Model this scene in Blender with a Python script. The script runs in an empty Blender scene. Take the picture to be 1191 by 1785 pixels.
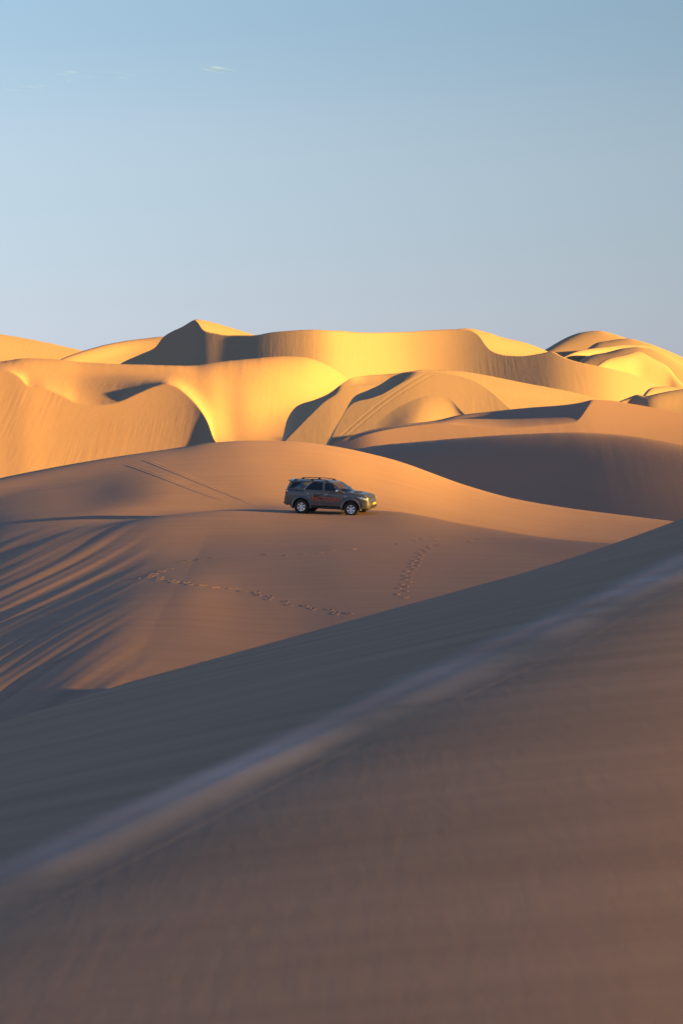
import bpy, bmesh, math, random
import numpy as np
from mathutils import Vector, Matrix

R = math.radians
scene = bpy.context.scene
COL = scene.collection

# ------------------------------------------------------------------ camera
F, HZ, CX = 3600.0, 650.0, 595.5          # focal length, horizon row and centre column in photo pixels
cam_d = bpy.data.cameras.new('camera')
cam_d.sensor_fit = 'HORIZONTAL'
cam_d.sensor_width = 24.0
cam_d.lens = F / 1191.0 * 24.0
cam_d.shift_y = -(892.5 - HZ) / 1191.0
cam_d.clip_start, cam_d.clip_end = 0.5, 60000
cam_d.dof.use_dof = True
cam_d.dof.focus_distance = 101
cam_d.dof.aperture_fstop = 2.8
cam = bpy.data.objects.new('camera', cam_d)
cam.rotation_euler = (R(90), 0, 0)
COL.objects.link(cam)
scene.camera = cam

# ------------------------------------------------------------------ light
SUN_EL, SUN_AZ = 8.0, -16.0               # elevation; azimuth from +X (right of the view), negative is towards the camera
sx, sy, sz = math.cos(R(SUN_EL)) * math.cos(R(SUN_AZ)), math.cos(R(SUN_EL)) * math.sin(R(SUN_AZ)), math.sin(R(SUN_EL))
world = bpy.data.worlds.new('World')
scene.world = world
world.use_nodes = True
wn, wl = world.node_tree.nodes, world.node_tree.links
wn.clear()
sky = wn.new('ShaderNodeTexSky')
sky.sky_type = 'NISHITA'
sky.sun_disc = False
sky.sun_elevation = R(SUN_EL)
sky.sun_rotation = R(90 - SUN_AZ)         # clockwise from +Y
sky.altitude = 100
sky.air_density, sky.dust_density, sky.ozone_density = 1.0, 0.6, 2.0
# clear evening air: the physical sky mixed with a smooth blue gradient by elevation, a little paler to the left
geo = wn.new('ShaderNodeTexCoord')
sep = wn.new('ShaderNodeSeparateXYZ')
ramp = wn.new('ShaderNodeValToRGB')
ramp.color_ramp.interpolation = 'EASE'
cr_ = ramp.color_ramp
cr_.elements[0].position, cr_.elements[0].color = 0.0, (0.250, 0.284, 0.340, 1)
cr_.elements[1].position, cr_.elements[1].color = 1.0, (0.028, 0.062, 0.180, 1)
for p_, c_ in ((0.09, (0.222, 0.280, 0.338, 1)), (0.18, (0.163, 0.244, 0.318, 1)), (0.45, (0.072, 0.138, 0.270, 1))):
    e_ = cr_.elements.new(p_)
    e_.color = c_
az = wn.new('ShaderNodeMapRange')
az.inputs['From Min'].default_value, az.inputs['From Max'].default_value = -0.6, 0.6
az.inputs['To Min'].default_value, az.inputs['To Max'].default_value = 1.7, 0.4
mul = wn.new('ShaderNodeVectorMath')
mul.operation = 'SCALE'
wl.new(geo.outputs['Generated'], sep.inputs[0])
wl.new(sep.outputs['Z'], ramp.inputs[0])
wl.new(sep.outputs['X'], az.inputs['Value'])
wl.new(ramp.outputs[0], mul.inputs[0])
wl.new(az.outputs[0], mul.inputs['Scale'])
sks = wn.new('ShaderNodeVectorMath')
sks.operation = 'SCALE'
sks.inputs['Scale'].default_value = 0.15
wl.new(sky.outputs[0], sks.inputs[0])
mx = wn.new('ShaderNodeMix')
mx.data_type = 'RGBA'
mx.inputs['Factor'].default_value = 0.92
wl.new(sks.outputs[0], mx.inputs[6])
wl.new(mul.outputs[0], mx.inputs[7])
bg = wn.new('ShaderNodeBackground')
bg.inputs['Strength'].default_value = 0.28
wo = wn.new('ShaderNodeOutputWorld')
wl.new(mx.outputs[2], bg.inputs['Color'])
wl.new(bg.outputs[0], wo.inputs['Surface'])

sun_d = bpy.data.lights.new('sun', 'SUN')
sun_d.energy = 5.0
sun_d.angle = R(1.1)
sun_d.color = (1.0, 0.56, 0.115)
sun = bpy.data.objects.new('sun', sun_d)
sun.rotation_euler = Vector((sx, sy, sz)).to_track_quat('Z', 'Y').to_euler()
COL.objects.link(sun)

vs = scene.view_settings
vs.view_transform = 'Standard'
vs.look = 'None'
vs.exposure = 2.75
vs.gamma = 1.0
vs.use_curve_mapping = False
scene.cycles.max_bounces = 6

# ------------------------------------------------------------------ helpers
def pchip(x, y, xi):
    x, y = np.asarray(x, float), np.asarray(y, float)
    h, d = np.diff(x), np.diff(y) / np.diff(x)
    n = len(x)
    if n == 2:
        return np.interp(xi, x, y)
    m = np.zeros(n)
    for i in range(1, n - 1):
        if d[i - 1] * d[i] > 0:
            w1, w2 = 2 * h[i] + h[i - 1], h[i] + 2 * h[i - 1]
            m[i] = (w1 + w2) / (w1 / d[i - 1] + w2 / d[i])
    m[0], m[-1] = d[0], d[-1]
    xi = np.clip(xi, x[0], x[-1])
    k = np.clip(np.searchsorted(x, xi) - 1, 0, n - 2)
    t = (xi - x[k]) / h[k]
    return ((2*t**3 - 3*t**2 + 1) * y[k] + (t**3 - 2*t**2 + t) * h[k] * m[k]
            + (-2*t**3 + 3*t**2) * y[k+1] + (t**3 - t**2) * h[k] * m[k+1])

def gauss(a, s):
    if s <= 0:
        return a
    r = int(3 * s) + 1
    k = np.exp(-0.5 * (np.arange(-r, r + 1) / s) ** 2)
    k /= k.sum()
    lo, hi = 2 * a[0] - a[1:r + 1][::-1], 2 * a[-1] - a[-r - 1:-1][::-1]
    return np.convolve(np.concatenate([lo, a, hi]), k, 'valid')

def hash2(i, j, seed):
    n = (i * 374761393 + j * 668265263 + seed * 1442695041) & 0xffffffff
    n = ((n ^ (n >> 13)) * 1274126177) & 0xffffffff
    return ((n ^ (n >> 16)) & 0xffff) / 65535.0

def noise(x, y, seed=1):
    i, j = np.floor(x).astype(np.int64), np.floor(y).astype(np.int64)
    fx, fy = x - i, y - j
    u, v = fx*fx*fx*(fx*(fx*6-15)+10), fy*fy*fy*(fy*(fy*6-15)+10)
    a, b = hash2(i, j, seed), hash2(i + 1, j, seed)
    c, d = hash2(i, j + 1, seed), hash2(i + 1, j + 1, seed)
    return (a*(1-u) + b*u) * (1-v) + (c*(1-u) + d*u) * v * 1.0 - 0.5

def unproject(px, py, D):
    return np.stack([(px - CX) / F * D, D + 0 * px, (HZ - py) / F * D], -1)

def sstep(a, b, x):
    t = np.clip((x - a) / (b - a), 0, 1)
    return t * t * (3 - 2 * t)

def grid_mesh(name, P, mat):
    nr, nc = P.shape[:2]
    me = bpy.data.meshes.new(name)
    idx = np.arange(nr * nc).reshape(nr, nc)
    q = np.stack([idx[:-1, :-1], idx[1:, :-1], idx[1:, 1:], idx[:-1, 1:]], -1).reshape(-1, 4)
    me.vertices.add(nr * nc)
    me.vertices.foreach_set('co', P.reshape(-1).astype(np.float32))
    me.loops.add(q.size)
    me.loops.foreach_set('vertex_index', q.reshape(-1).astype(np.int32))
    me.polygons.add(len(q))
    me.polygons.foreach_set('loop_start', np.arange(0, q.size, 4, dtype=np.int32))
    me.polygons.foreach_set('use_smooth', np.ones(len(q), bool))
    me.update(calc_edges=True)
    me.validate()
    me.materials.append(mat)
    ob = bpy.data.objects.new(name, me)
    COL.objects.link(ob)
    return ob

def face_depth(face, xs, py):
    """distance of the points (xs, py) on a slope: level line at row py0, distance D0 at px0, turned by k along px, falling to the viewer by sl"""
    py0, px0, D0, ks, sl = face
    g = np.arange(-1000, 2400, 2.0)
    k = gauss(np.interp(g, [p[0] for p in ks], [p[1] for p in ks]), 6)
    L = np.concatenate([[0], np.cumsum(0.5 * (k[1:] + k[:-1]) * 2.0 / F)])
    L -= np.interp(px0, g, L)
    Dr = D0 * np.exp(np.interp(xs, g, L))
    w, wr = (HZ - py) / F, (HZ - py0) / F
    return Dr * (wr - sl) / (w - sl)

GRIDS = {}
def dune(name, label, rows, px=(-150, 1341), step=3.0, sub=16, crease=(), back=(60, 14), smooth=8, mat=None, detail=None, jitter=0.3):
    """rows run from the crest to the foot, each a list of (px, py, distance); a back slope is added behind the first."""
    xs = np.arange(px[0], px[1] + step, step)
    W = []
    for k, r in enumerate(rows):
        s = (smooth[k] if isinstance(smooth, (list, tuple)) else smooth) / step
        face = None
        if isinstance(r, tuple):
            face, r = r[1], r[2]
        py = gauss(pchip([p[0] for p in r], [p[1] for p in r], xs), s)
        if k in crease or k == 0:
            py = py + (noise(xs / 23.0, xs * 0 + 3.3, 31 + len(name)) * 1.6 + noise(xs / 8.0, xs * 0 + 1.1, 37 + len(name)) * 0.7) * jitter
        if face:
            D = face_depth(face, xs, py)
            if len(r[0]) > 2:
                D = D + gauss(pchip([p[0] for p in r], [p[2] for p in r], xs), s)
        else:
            D = gauss(pchip([p[0] for p in r], [p[2] for p in r], xs), s)
        W.append(unproject(xs, py, D))
    first = W[0]
    bl, bh = back
    b1 = first + np.array([0, bl * 0.35, -bh * 0.18])
    b2 = first + np.array([0, bl, -bh])
    b3 = first + np.array([0, bl * 1.6, -bh * 2.2])
    W = [b3, b2, b1] + W
    cr = {c + 3 for c in crease}
    W = np.array(W)
    t = np.concatenate([[0], np.cumsum(np.linalg.norm(np.diff(W, axis=0), axis=2).mean(1))])
    n = len(W)
    sec = [(W[i + 1] - W[i]) / (t[i + 1] - t[i]) for i in range(n - 1)]
    out = []
    for i in range(n - 1):
        h = t[i + 1] - t[i]
        def tang(j, side):
            if j == 0: return sec[0]
            if j == n - 1: return sec[-1]
            if j in cr: return sec[j] if side > 0 else sec[j - 1]
            h0, h1 = t[j] - t[j - 1], t[j + 1] - t[j]
            return (sec[j - 1] * h1 + sec[j] * h0) / (h0 + h1)
        m0, m1 = tang(i, 1), tang(i + 1, -1)
        ns = 5 if i < 2 else (sub[i - 3] if isinstance(sub, (list, tuple)) and i >= 3 else (sub if not isinstance(sub, (list, tuple)) else 10))
        for s in np.arange(ns) / ns:
            out.append((2*s**3 - 3*s**2 + 1) * W[i] + (s**3 - 2*s**2 + s) * h * m0
                       + (-2*s**3 + 3*s**2) * W[i+1] + (s**3 - s**2) * h * m1)
    out.append(W[-1])
    P = np.array(out)
    if detail:
        P = detail(P)
    ob = grid_mesh(name, P, mat or SAND)
    ob['kind'] = 'structure'
    ob['label'] = label
    GRIDS[name] = P
    return ob

# ------------------------------------------------------------------ materials
def nodes(m):
    m.use_nodes = True
    t = m.node_tree
    return t.nodes, t.links, t.nodes['Principled BSDF']

def sand(name, rill=0.0, streak=0.0, rot=25, ripple=0.3, ripple_scale=9.0, c0=(0.325, 0.225, 0.142), c1=(0.29, 0.198, 0.120)):
    m = bpy.data.materials.new(name)
    n, l, b = nodes(m)
    b.inputs['Roughness'].default_value = 0.9
    b.inputs['Specular IOR Level'].default_value = 0.15
    tc = n.new('ShaderNodeTexCoord')
    mix = n.new('ShaderNodeMixRGB')
    mix.inputs[1].default_value, mix.inputs[2].default_value = (*c0, 1), (*c1, 1)
    nz = n.new('ShaderNodeTexNoise')
    nz.inputs['Scale'].default_value = 0.06
    nz.inputs['Detail'].default_value = 8
    nz.inputs['Roughness'].default_value = 0.6
    l.new(tc.outputs['Object'], nz.inputs['Vector'])
    l.new(nz.outputs['Fac'], mix.inputs[0])
    l.new(mix.outputs[0], b.inputs['Base Color'])
    if streak:                                # drifts of paler and darker grains drawn out along the wind
        mps = n.new('ShaderNodeMapping')
        mps.inputs['Rotation'].default_value = (0, 0, R(8))
        mps.inputs['Scale'].default_value = (0.16, 1.6, 0.5)
        ns_ = n.new('ShaderNodeTexNoise')
        ns_.inputs['Scale'].default_value = 1.0
        ns_.inputs['Detail'].default_value = 5
        rs_ = n.new('ShaderNodeMapRange')
        rs_.inputs['From Min'].default_value, rs_.inputs['From Max'].default_value = 0.3, 0.7
        rs_.inputs['To Min'].default_value, rs_.inputs['To Max'].default_value = 1 - streak, 1 + streak
        mxs = n.new('ShaderNodeVectorMath')
        mxs.operation = 'SCALE'
        l.new(tc.outputs['Object'], mps.inputs['Vector'])
        l.new(mps.outputs[0], ns_.inputs['Vector'])
        l.new(ns_.outputs['Fac'], rs_.inputs['Value'])
        l.new(mix.outputs[0], mxs.inputs[0])
        l.new(rs_.outputs[0], mxs.inputs['Scale'])
        l.new(mxs.outputs[0], b.inputs['Base Color'])
    # wind ripples: stretched noise across the wind
    mp = n.new('ShaderNodeMapping')
    mp.inputs['Rotation'].default_value = (0, 0, R(rot))
    mp.inputs['Scale'].default_value = (1.0, 0.22, 1.0)
    rp = n.new('ShaderNodeTexNoise')
    rp.inputs['Scale'].default_value = ripple_scale
    rp.inputs['Detail'].default_value = 3
    l.new(tc.outputs['Object'], mp.inputs['Vector'])
    l.new(mp.outputs[0], rp.inputs['Vector'])
    bp = n.new('ShaderNodeBump')
    bp.inputs['Strength'].default_value = ripple
    bp.inputs['Distance'].default_value = 0.02
    l.new(rp.outputs['Fac'], bp.inputs['Height'])
    last = bp
    if rill:
        mp2 = n.new('ShaderNodeMapping')
        mp2.inputs['Rotation'].default_value = (0, 0, R(-35))
        mp2.inputs['Scale'].default_value = (1.0, 0.05, 0.05)
        rn = n.new('ShaderNodeTexNoise')
        rn.inputs['Scale'].default_value = 0.9
        rn.inputs['Detail'].default_value = 4
        l.new(tc.outputs['Object'], mp2.inputs['Vector'])
        l.new(mp2.outputs[0], rn.inputs['Vector'])
        b2 = n.new('ShaderNodeBump')
        b2.inputs['Strength'].default_value = rill
        b2.inputs['Distance'].default_value = 0.25
        # avalanche rills only in patches
        pn, pr, pm = n.new('ShaderNodeTexNoise'), n.new('ShaderNodeMapRange'), n.new('ShaderNodeMath')
        pn.inputs['Scale'].default_value = 0.045
        pn.inputs['Detail'].default_value = 3
        pr.inputs['From Min'].default_value, pr.inputs['From Max'].default_value = 0.42, 0.68
        pm.operation = 'MULTIPLY'
        l.new(tc.outputs['Object'], pn.inputs['Vector'])
        l.new(pn.outputs['Fac'], pr.inputs['Value'])
        l.new(rn.outputs['Fac'], pm.inputs[0])
        l.new(pr.outputs[0], pm.inputs[1])
        l.new(pm.outputs[0], b2.inputs['Height'])
        l.new(bp.outputs[0], b2.inputs['Normal'])
        last = b2
    l.new(last.outputs[0], b.inputs['Normal'])
    return m

SAND = sand('sand', rill=0.22, ripple=0.8, ripple_scale=1.1)
SAND_WARM = sand('sand_warm', rill=0.26, ripple=0.8, ripple_scale=1.1, c0=(0.335, 0.215, 0.130), c1=(0.30, 0.188, 0.108))
RED0, RED1 = (0.325, 0.205, 0.140), (0.29, 0.178, 0.118)
SAND_FORE = sand('sand_foreground', ripple=0.04, ripple_scale=9.0, streak=0.12, rot=96, c0=(0.300, 0.190, 0.122), c1=(0.268, 0.166, 0.104))
SAND_NEAR = sand('sand_near', ripple=0.08, ripple_scale=7.0, streak=0.06, c0=RED0, c1=RED1)
SAND_MID = sand('sand_middle', rill=0.08, c0=RED0, c1=RED1)

# ------------------------------------------------------------------ terrain
me = bpy.data.meshes.new('desert_floor')
me.from_pydata([(-40000, -200, -32), (40000, -200, -32), (40000, 50000, -32), (-40000, 50000, -32)], [], [(0, 1, 2, 3)])
me.materials.append(SAND)
gr = bpy.data.objects.new('desert_floor', me)
gr['kind'] = 'structure'
COL.objects.link(gr)

# far left slope
F1 = (610, 0, 980, [(-400, 0.5), (300, 0.5)], 0.3)
dune('far_left_dune', 'pale yellow far dune sloping down at the left edge',
     [('face', F1, [(-400, 560), (-100, 570), (0, 583), (60, 593), (145, 612), (260, 640)]),
      ('face', F1, [(-400, 600), (0, 622), (145, 645), (260, 665)]),
      ('face', F1, [(-400, 700), (0, 700), (260, 720)])], px=(-400, 260), smooth=8)
F2 = (615, 200, 860, [(0, 0.55), (200, 0.45), (260, 0.1), (320, 0.0)], 0.4)
dune('peak_shoulder_dune', 'golden rounded shoulder left of the dark peak',
     [('face', F2, [(40, 660), (110, 625), (150, 611), (180, 603), (220, 595), (260, 590), (283, 588), (320, 595)]),
      ('face', F2, [(40, 690), (110, 650), (180, 630), (250, 615), (320, 620)]),
      ('face', F2, [(40, 740), (320, 720)])], px=(40, 320), smooth=6)
F3 = (580, 343, 768, [(300, 0.75), (500, 0.75)], 0.4)
dune('peak_lit_flank', 'bright pale flank right of the pointed peak',
     [('face', F3, [(325, 566), (343, 557), (360, 560), (390, 568), (440, 583), (500, 605)]),
      ('face', F3, [(325, 620), (440, 622), (500, 640)])], px=(325, 500), smooth=2, back=(60, 30))
F4 = (600, 850, 790, [(700, 0.7), (1100, 0.7)], 0.4)
dune('curl_back_dune', 'bright yellow windward slope behind the curling crest',
     [('face', F4, [(780, 578), (815, 574), (850, 581), (880, 590), (915, 598), (950, 611), (1010, 640)]),
      ('face', F4, [(780, 610), (870, 612), (950, 630), (1010, 650)]),
      ('face', F4, [(780, 660), (1010, 680)])], px=(780, 1010), smooth=4, back=(60, 25))
# right far group
F5 = (600, 1045, 955, [(880, -0.2), (1010, -0.15), (1060, 0.05), (1110, 0.15), (1300, 0.3)], 0.52)
dune('far_right_peak', 'rounded brown dune on the skyline at the right',
     [('face', F5, [(900, 640), (955, 609), (985, 592), (1015, 581), (1045, 578), (1075, 585), (1110, 598), (1191, 640), (1300, 680)]),
      ('face', F5, [(900, 690), (955, 660), (1045, 642), (1110, 650), (1300, 710)])], px=(900, 1300), smooth=5)
F6 = (610, 1095, 915, [(980, -0.45), (1035, -0.3), (1060, -0.1), (1110, 0.0), (1150, 0.25), (1300, 0.4)], 0.52)
dune('far_right_ridge', 'orange ridge in front of the rounded skyline dune',
     [('face', F6, [(990, 640), (1015, 618), (1030, 606), (1042, 599), (1060, 596), (1095, 592), (1130, 600), (1160, 611), (1191, 624), (1300, 670)]),
      ('face', F6, [(990, 660), (1042, 640), (1095, 640), (1191, 660), (1300, 700)])], px=(990, 1300), smooth=3)
F7 = (620, 1050, 885, [(900, 0.8), (1300, 0.8)], 0.35)
dune('far_right_strip', 'thin bright yellow strip between the far right ridges',
     [('face', F7, [(960, 640), (1010, 617), (1050, 611), (1090, 606), (1120, 606), (1200, 640)]),
      ('face', F7, [(960, 660), (1050, 640), (1120, 640), (1200, 670)])], px=(960, 1200), smooth=4, back=(5, 10))
F8 = (630, 1110, 845, [(980, -0.4), (1060, -0.3), (1100, -0.15), (1140, 0.2), (1180, 0.4), (1300, 0.4)], 0.52)
dune('far_right_lower_ridge', 'brown and golden lower ridge at the far right',
     [('face', F8, [(1000, 640), (1025, 622), (1060, 615), (1085, 609), (1110, 606), (1135, 609), (1160, 618), (1191, 634), (1300, 690)]),
      ('face', F8, [(1000, 670), (1060, 660), (1110, 660), (1191, 690), (1300, 740)])], px=(1000, 1300), smooth=4)
F9 = (640, 1110, 790, [(1000, 0.85), (1300, 0.85)], 0.42)
dune('far_right_bright_facet', 'bright yellow triangular facet at the far right',
     [('face', F9, [(1035, 650), (1058, 634), (1085, 627), (1110, 620), (1135, 632), (1163, 648), (1178, 668), (1200, 690)]),
      ('face', F9, [(1035, 700), (1110, 700), (1200, 730)])], px=(1035, 1200), smooth=2, back=(6, 10))

# long skyline dune with the dark peak, the bright bowl and the curl
FA = (600, 540, 700, [(200, -0.95), (345, -0.95), (360, -0.40), (385, -0.42), (410, -0.66), (440, -0.64), (490, -0.4), (545, -0.05), (590, 0.9), (670, 0.8), (730, 0.25), (780, 0.0), (830, -0.28), (880, -0.43), (950, -0.44), (985, -0.15), (1040, 0.15), (1080, 0.7), (1200, 0.8)], 0.52)
dune('skyline_dune', 'long golden skyline dune with a dark pointed peak and a bright bowl',
     [('face', FA, [(180, 660), (210, 634), (245, 618), (272, 605), (283, 589), (320, 569), (343, 557), (349, 567), (356, 576), (375, 581), (400, 585), (440, 585),
       (480, 579), (540, 575), (590, 577), (640, 580), (700, 579), (750, 576), (800, 574), (822, 576),
       (836, 584), (846, 600), (860, 613), (885, 620), (910, 621), (940, 617), (963, 613), (978, 621), (1000, 629), (1060, 642), (1100, 652), (1140, 668), (1191, 684), (1300, 720)]),
      ('face', FA, [(180, 680), (283, 640), (343, 620), (400, 625), (480, 622), (590, 620), (800, 622), (860, 645), (940, 650), (1000, 660), (1060, 668), (1140, 690), (1300, 745)]),
      ('face', FA, [(180, 740), (540, 690), (860, 710), (1000, 730), (1140, 750), (1300, 800)])],
     px=(180, 1300), smooth=[3, 10, 14], step=2.0, crease=(0,), back=(80, 20))

# left middle dune: smooth windward top, slip face below the brink
FB = (700, 150, 452, [(-250, 0.2), (0, 0.1), (20, -0.1), (60, 0.22), (100, 0.08), (170, -0.02), (240, -0.05), (290, -0.15), (325, -0.25), (345, -0.45), (360, -0.9), (375, -1.2), (400, -0.8), (500, -0.5)], 0.36)
dune('left_golden_dune', 'broad golden dune at the left with a slip face below its wavy brink',
     [[(-250, 650, 508), (-100, 640, 505), (0, 632, 505), (45, 625, 505), (90, 626, 505), (150, 632, 506), (240, 636, 508), (330, 638, 511), (370, 633, 514), (430, 627, 520), (500, 622, 530), (540, 625, 536), (570, 636, 541), (610, 660, 548), (680, 700, 555)],
      [(-250, 655, 490), (0, 640, 486), (45, 645, 486), (90, 652, 486), (150, 660, 485), (240, 655, 487), (300, 657, 486), (340, 680, 474), (372, 712, 459), (410, 730, 456), (480, 722, 470), (540, 708, 490), (610, 705, 508), (680, 730, 515)],
      ('face', FB, [(-250, 660), (-60, 646), (0, 646), (18, 648), (35, 658), (50, 674), (75, 677), (110, 691), (135, 703), (170, 707), (200, 703), (240, 686), (275, 672), (290, 669), (305, 673), (330, 692), (350, 715), (365, 742), (373, 768), (410, 790), (500, 805), (680, 830)]),
      ('face', FB, [(-250, 740), (0, 750), (75, 750), (170, 760), (290, 752), (350, 790), (400, 830), (500, 850), (680, 860)]),
      ('face', FB, [(-250, 860), (170, 850), (290, 840), (400, 860), (500, 870), (680, 880)])],
     px=(-250, 680), smooth=[8, 10, 3, 12, 14], step=2.0, crease=(2,), sub=[16, 24, 28, 20], mat=SAND_WARM)

# centre dune: pale windward strip behind, slip face, dark left facets
FW = (690, 850, 345, [(560, 0.5), (700, 0.45), (900, 0.45), (1150, 0.55)], 0.28)
dune('centre_windward_dune', 'pale yellow windward slope behind the centre slip face',
     [('face', FW, [(600, 690), (660, 660), (700, 650), (740, 645), (790, 646), (850, 655), (920, 669), (980, 680), (1060, 700), (1150, 730)]),
      ('face', FW, [(600, 720), (740, 672), (850, 690), (980, 705), (1150, 750)]),
      ('face', FW, [(600, 780), (740, 750), (980, 760), (1150, 800)])], px=(600, 1150), smooth=6, back=(25, 14))
FL = (720, 600, 318, [(440, -0.25), (560, -0.2), (600, 0.0), (640, 0.15), (800, 0.2)], 0.45)
dune('centre_left_dune', 'tan dune left of centre with a dark wedge of shade on its left',
     [('face', FL, [(470, 800, 9), (494, 762, 9), (497, 742, 9), (502, 728, 8), (518, 708, 6), (545, 698, 4), (570, 688, 2), (598, 668, 0), (610, 661, 0), (640, 655, 2), (680, 652, 3), (720, 649, 3), (800, 660, 3)]),
      ('face', FL, [(470, 810), (497, 768), (520, 745), (545, 719), (565, 700), (590, 686), (602, 676), (640, 672), (720, 672), (800, 690)]),
      ('face', FL, [(470, 840), (545, 770), (602, 740), (720, 730), (800, 740)]),
      ('face', FL, [(470, 870), (602, 820), (800, 820)])], px=(470, 800), smooth=[2.5, 4, 12, 14], step=1.5, crease=(0, 1), back=(20, 14))
def groove_detail(P):
    P = P.copy()
    for (a, b, w, dpt) in (((744, 650), (596, 760), 0.15, 0.018), ((757, 652), (610, 757), 0.13, 0.015)):
        pa = unproject(np.array([a[0]]), np.array([a[1]]), face_depth(FS, np.array([a[0]]), np.array([a[1]])))[0]
        pb = unproject(np.array([b[0]]), np.array([b[1]]), face_depth(FS, np.array([b[0]]), np.array([b[1]])))[0]
        d = (pb - pa)[:2]
        L = np.linalg.norm(d)
        d /= L
        rx, ry = P[..., 0] - pa[0], P[..., 1] - pa[1]
        t = (rx * d[0] + ry * d[1]) / L
        e = rx * -d[1] + ry * d[0] + 0.5 * np.sin(t * 3.0)
        P[..., 2] -= dpt * np.exp(-(e / w) ** 2) * sstep(-0.03, 0.05, t) * sstep(1.3, 0.9, t)
    return P

FS = (700, 760, 268, [(540, -0.25), (640, -0.2), (700, -0.15), (740, 0.0), (800, 0.02), (850, -0.05), (884, -0.15), (950, -0.15)], 0.5)
FS2 = (700, 790, 268.2, [(540, -0.2), (690, -0.15), (735, 0.5), (800, 0.55), (950, 0.55)], 0.4)
dune('centre_slip_dune', 'orange centre dune with a curved slip face and tyre grooves',
     [('face', FS, [(560, 790, 5), (600, 720, 7), (617, 692, 8), (640, 681, 6), (660, 672, 4.5), (690, 654, 2), (705, 650, 1), (730, 648, 0), (760, 649, 0), (800, 655, 0), (825, 663, 0), (850, 678, 0), (868, 693, 0), (884, 708, 0), (920, 740, 0)]),
      ('face', FS, [(560, 800), (617, 702), (645, 695), (665, 688), (690, 674), (712, 662), (735, 652), (760, 656), (800, 666), (850, 688), (884, 714), (920, 750)]),
      ('face', FS, [(560, 830), (617, 770), (660, 735), (690, 712), (720, 698), (745, 690), (770, 689), (790, 699), (800, 714), (850, 745), (920, 790)]),
      ('face', FS, [(560, 850, 0), (617, 800, 0), (640, 785, 0), (715, 728, -0.7), (745, 712, -0.4), (790, 716, 0.3), (800, 725, 0.4), (850, 755, 0), (920, 800, 0)]),
      ('face', FS, [(560, 880, 0), (640, 860, 0), (715, 830, -1.0), (800, 820, 0.6), (920, 850, 0)])], px=(560, 920), smooth=[3, 4, 6, 8, 12], step=1.0, sub=[16, 70, 30, 20], crease=(0, 1, 2), back=(20, 14), detail=groove_detail)
FC = (690, 1150, 415, [(1000, 0.8), (1400, 0.8)], 0.4)
dune('right_edge_crown', 'small bright crown behind the right edge dune',
     [('face', FC, [(1090, 715), (1120, 692), (1128, 681), (1136, 676), (1160, 674), (1191, 677), (1300, 690)]),
      ('face', FC, [(1090, 740), (1130, 725), (1300, 730)])], px=(1090, 1300), smooth=2, back=(14, 6))
FE = (700, 1150, 375, [(1040, 0.4), (1095, 0.3), (1103, -0.9), (1124, -0.9), (1135, -0.08), (1300, -0.05)], 0.5)
dune('right_edge_dune', 'orange dune at the right edge below a bright crown',
     [('face', FE, [(1040, 722), (1075, 702), (1100, 692), (1112, 688), (1124, 691), (1150, 686), (1191, 679), (1300, 670)]),
      ('face', FE, [(1040, 740), (1075, 722), (1100, 715), (1124, 720), (1191, 715), (1300, 710)]),
      ('face', FE, [(1040, 800), (1300, 800)])], px=(1040, 1300), smooth=3, back=(14, 4))

# right middle dune with a dark hollow under its peak
FR = (750, 900, 230, [(450, -0.7), (620, -0.6), (660, -0.1), (1000, -0.1), (1040, 0.05), (1400, 0.1)], 0.35)
dune('right_peak_dune', 'brown dune at the right with a peak over a dark hollow',
     [('face', FR, [(480, 800, 0), (560, 782, 0), (600, 765, 0), (640, 751, 2), (700, 740, 6), (760, 733, 13), (800, 724, 14), (850, 718, 13), (920, 711, 9), (985, 706, 3.5), (1012, 702, 1.5), (1035, 697, 0), (1060, 698, 0), (1100, 704, 0), (1191, 721, 0), (1350, 760, 0)]),
      ('face', FR, [(480, 806), (600, 772), (640, 757), (700, 745), (770, 738), (820, 743), (880, 746), (940, 743), (985, 739), (1006, 735), (1018, 720), (1034, 700), (1060, 708), (1191, 730), (1350, 770)]),
      ('face', FR, [(480, 815), (640, 780), (770, 770), (1000, 765), (1060, 760), (1191, 770), (1350, 800)]),
      ('face', FR, [(480, 850), (640, 830), (1000, 830), (1350, 860)])],
     px=(480, 1350), smooth=[4, 4, 10, 14], step=2.0, crease=(0, 1), mat=SAND_MID, jitter=0.0)
FD = (800, 800, 196, [(450, -0.75), (700, -0.58), (1000, -0.51), (1100, -0.46), (1191, -0.38), (1400, -0.4)], 0.55)
dune('right_dark_dune', 'large dark shaded slip face at the right behind the track slope',
     [[(450, 800, 232), (560, 792, 228), (620, 784, 223), (650, 778, 221), (700, 773, 217), (800, 767, 210), (900, 764, 204.5), (1000, 763, 200), (1050, 764, 198), (1100, 769, 195), (1191, 781, 191.5), (1350, 810, 187)],
      ('face', FD, [(450, 815), (620, 801), (700, 792), (800, 782), (900, 774), (1000, 770), (1100, 775), (1191, 787), (1350, 816)]),
      ('face', FD, [(450, 870), (620, 850), (800, 845), (1000, 840), (1191, 840), (1350, 860)]),
      ('face', FD, [(450, 930), (800, 940), (1191, 930), (1350, 940)])],
     px=(450, 1350), smooth=[6, 8, 14, 14], step=3.0, crease=(), mat=SAND_MID)

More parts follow.
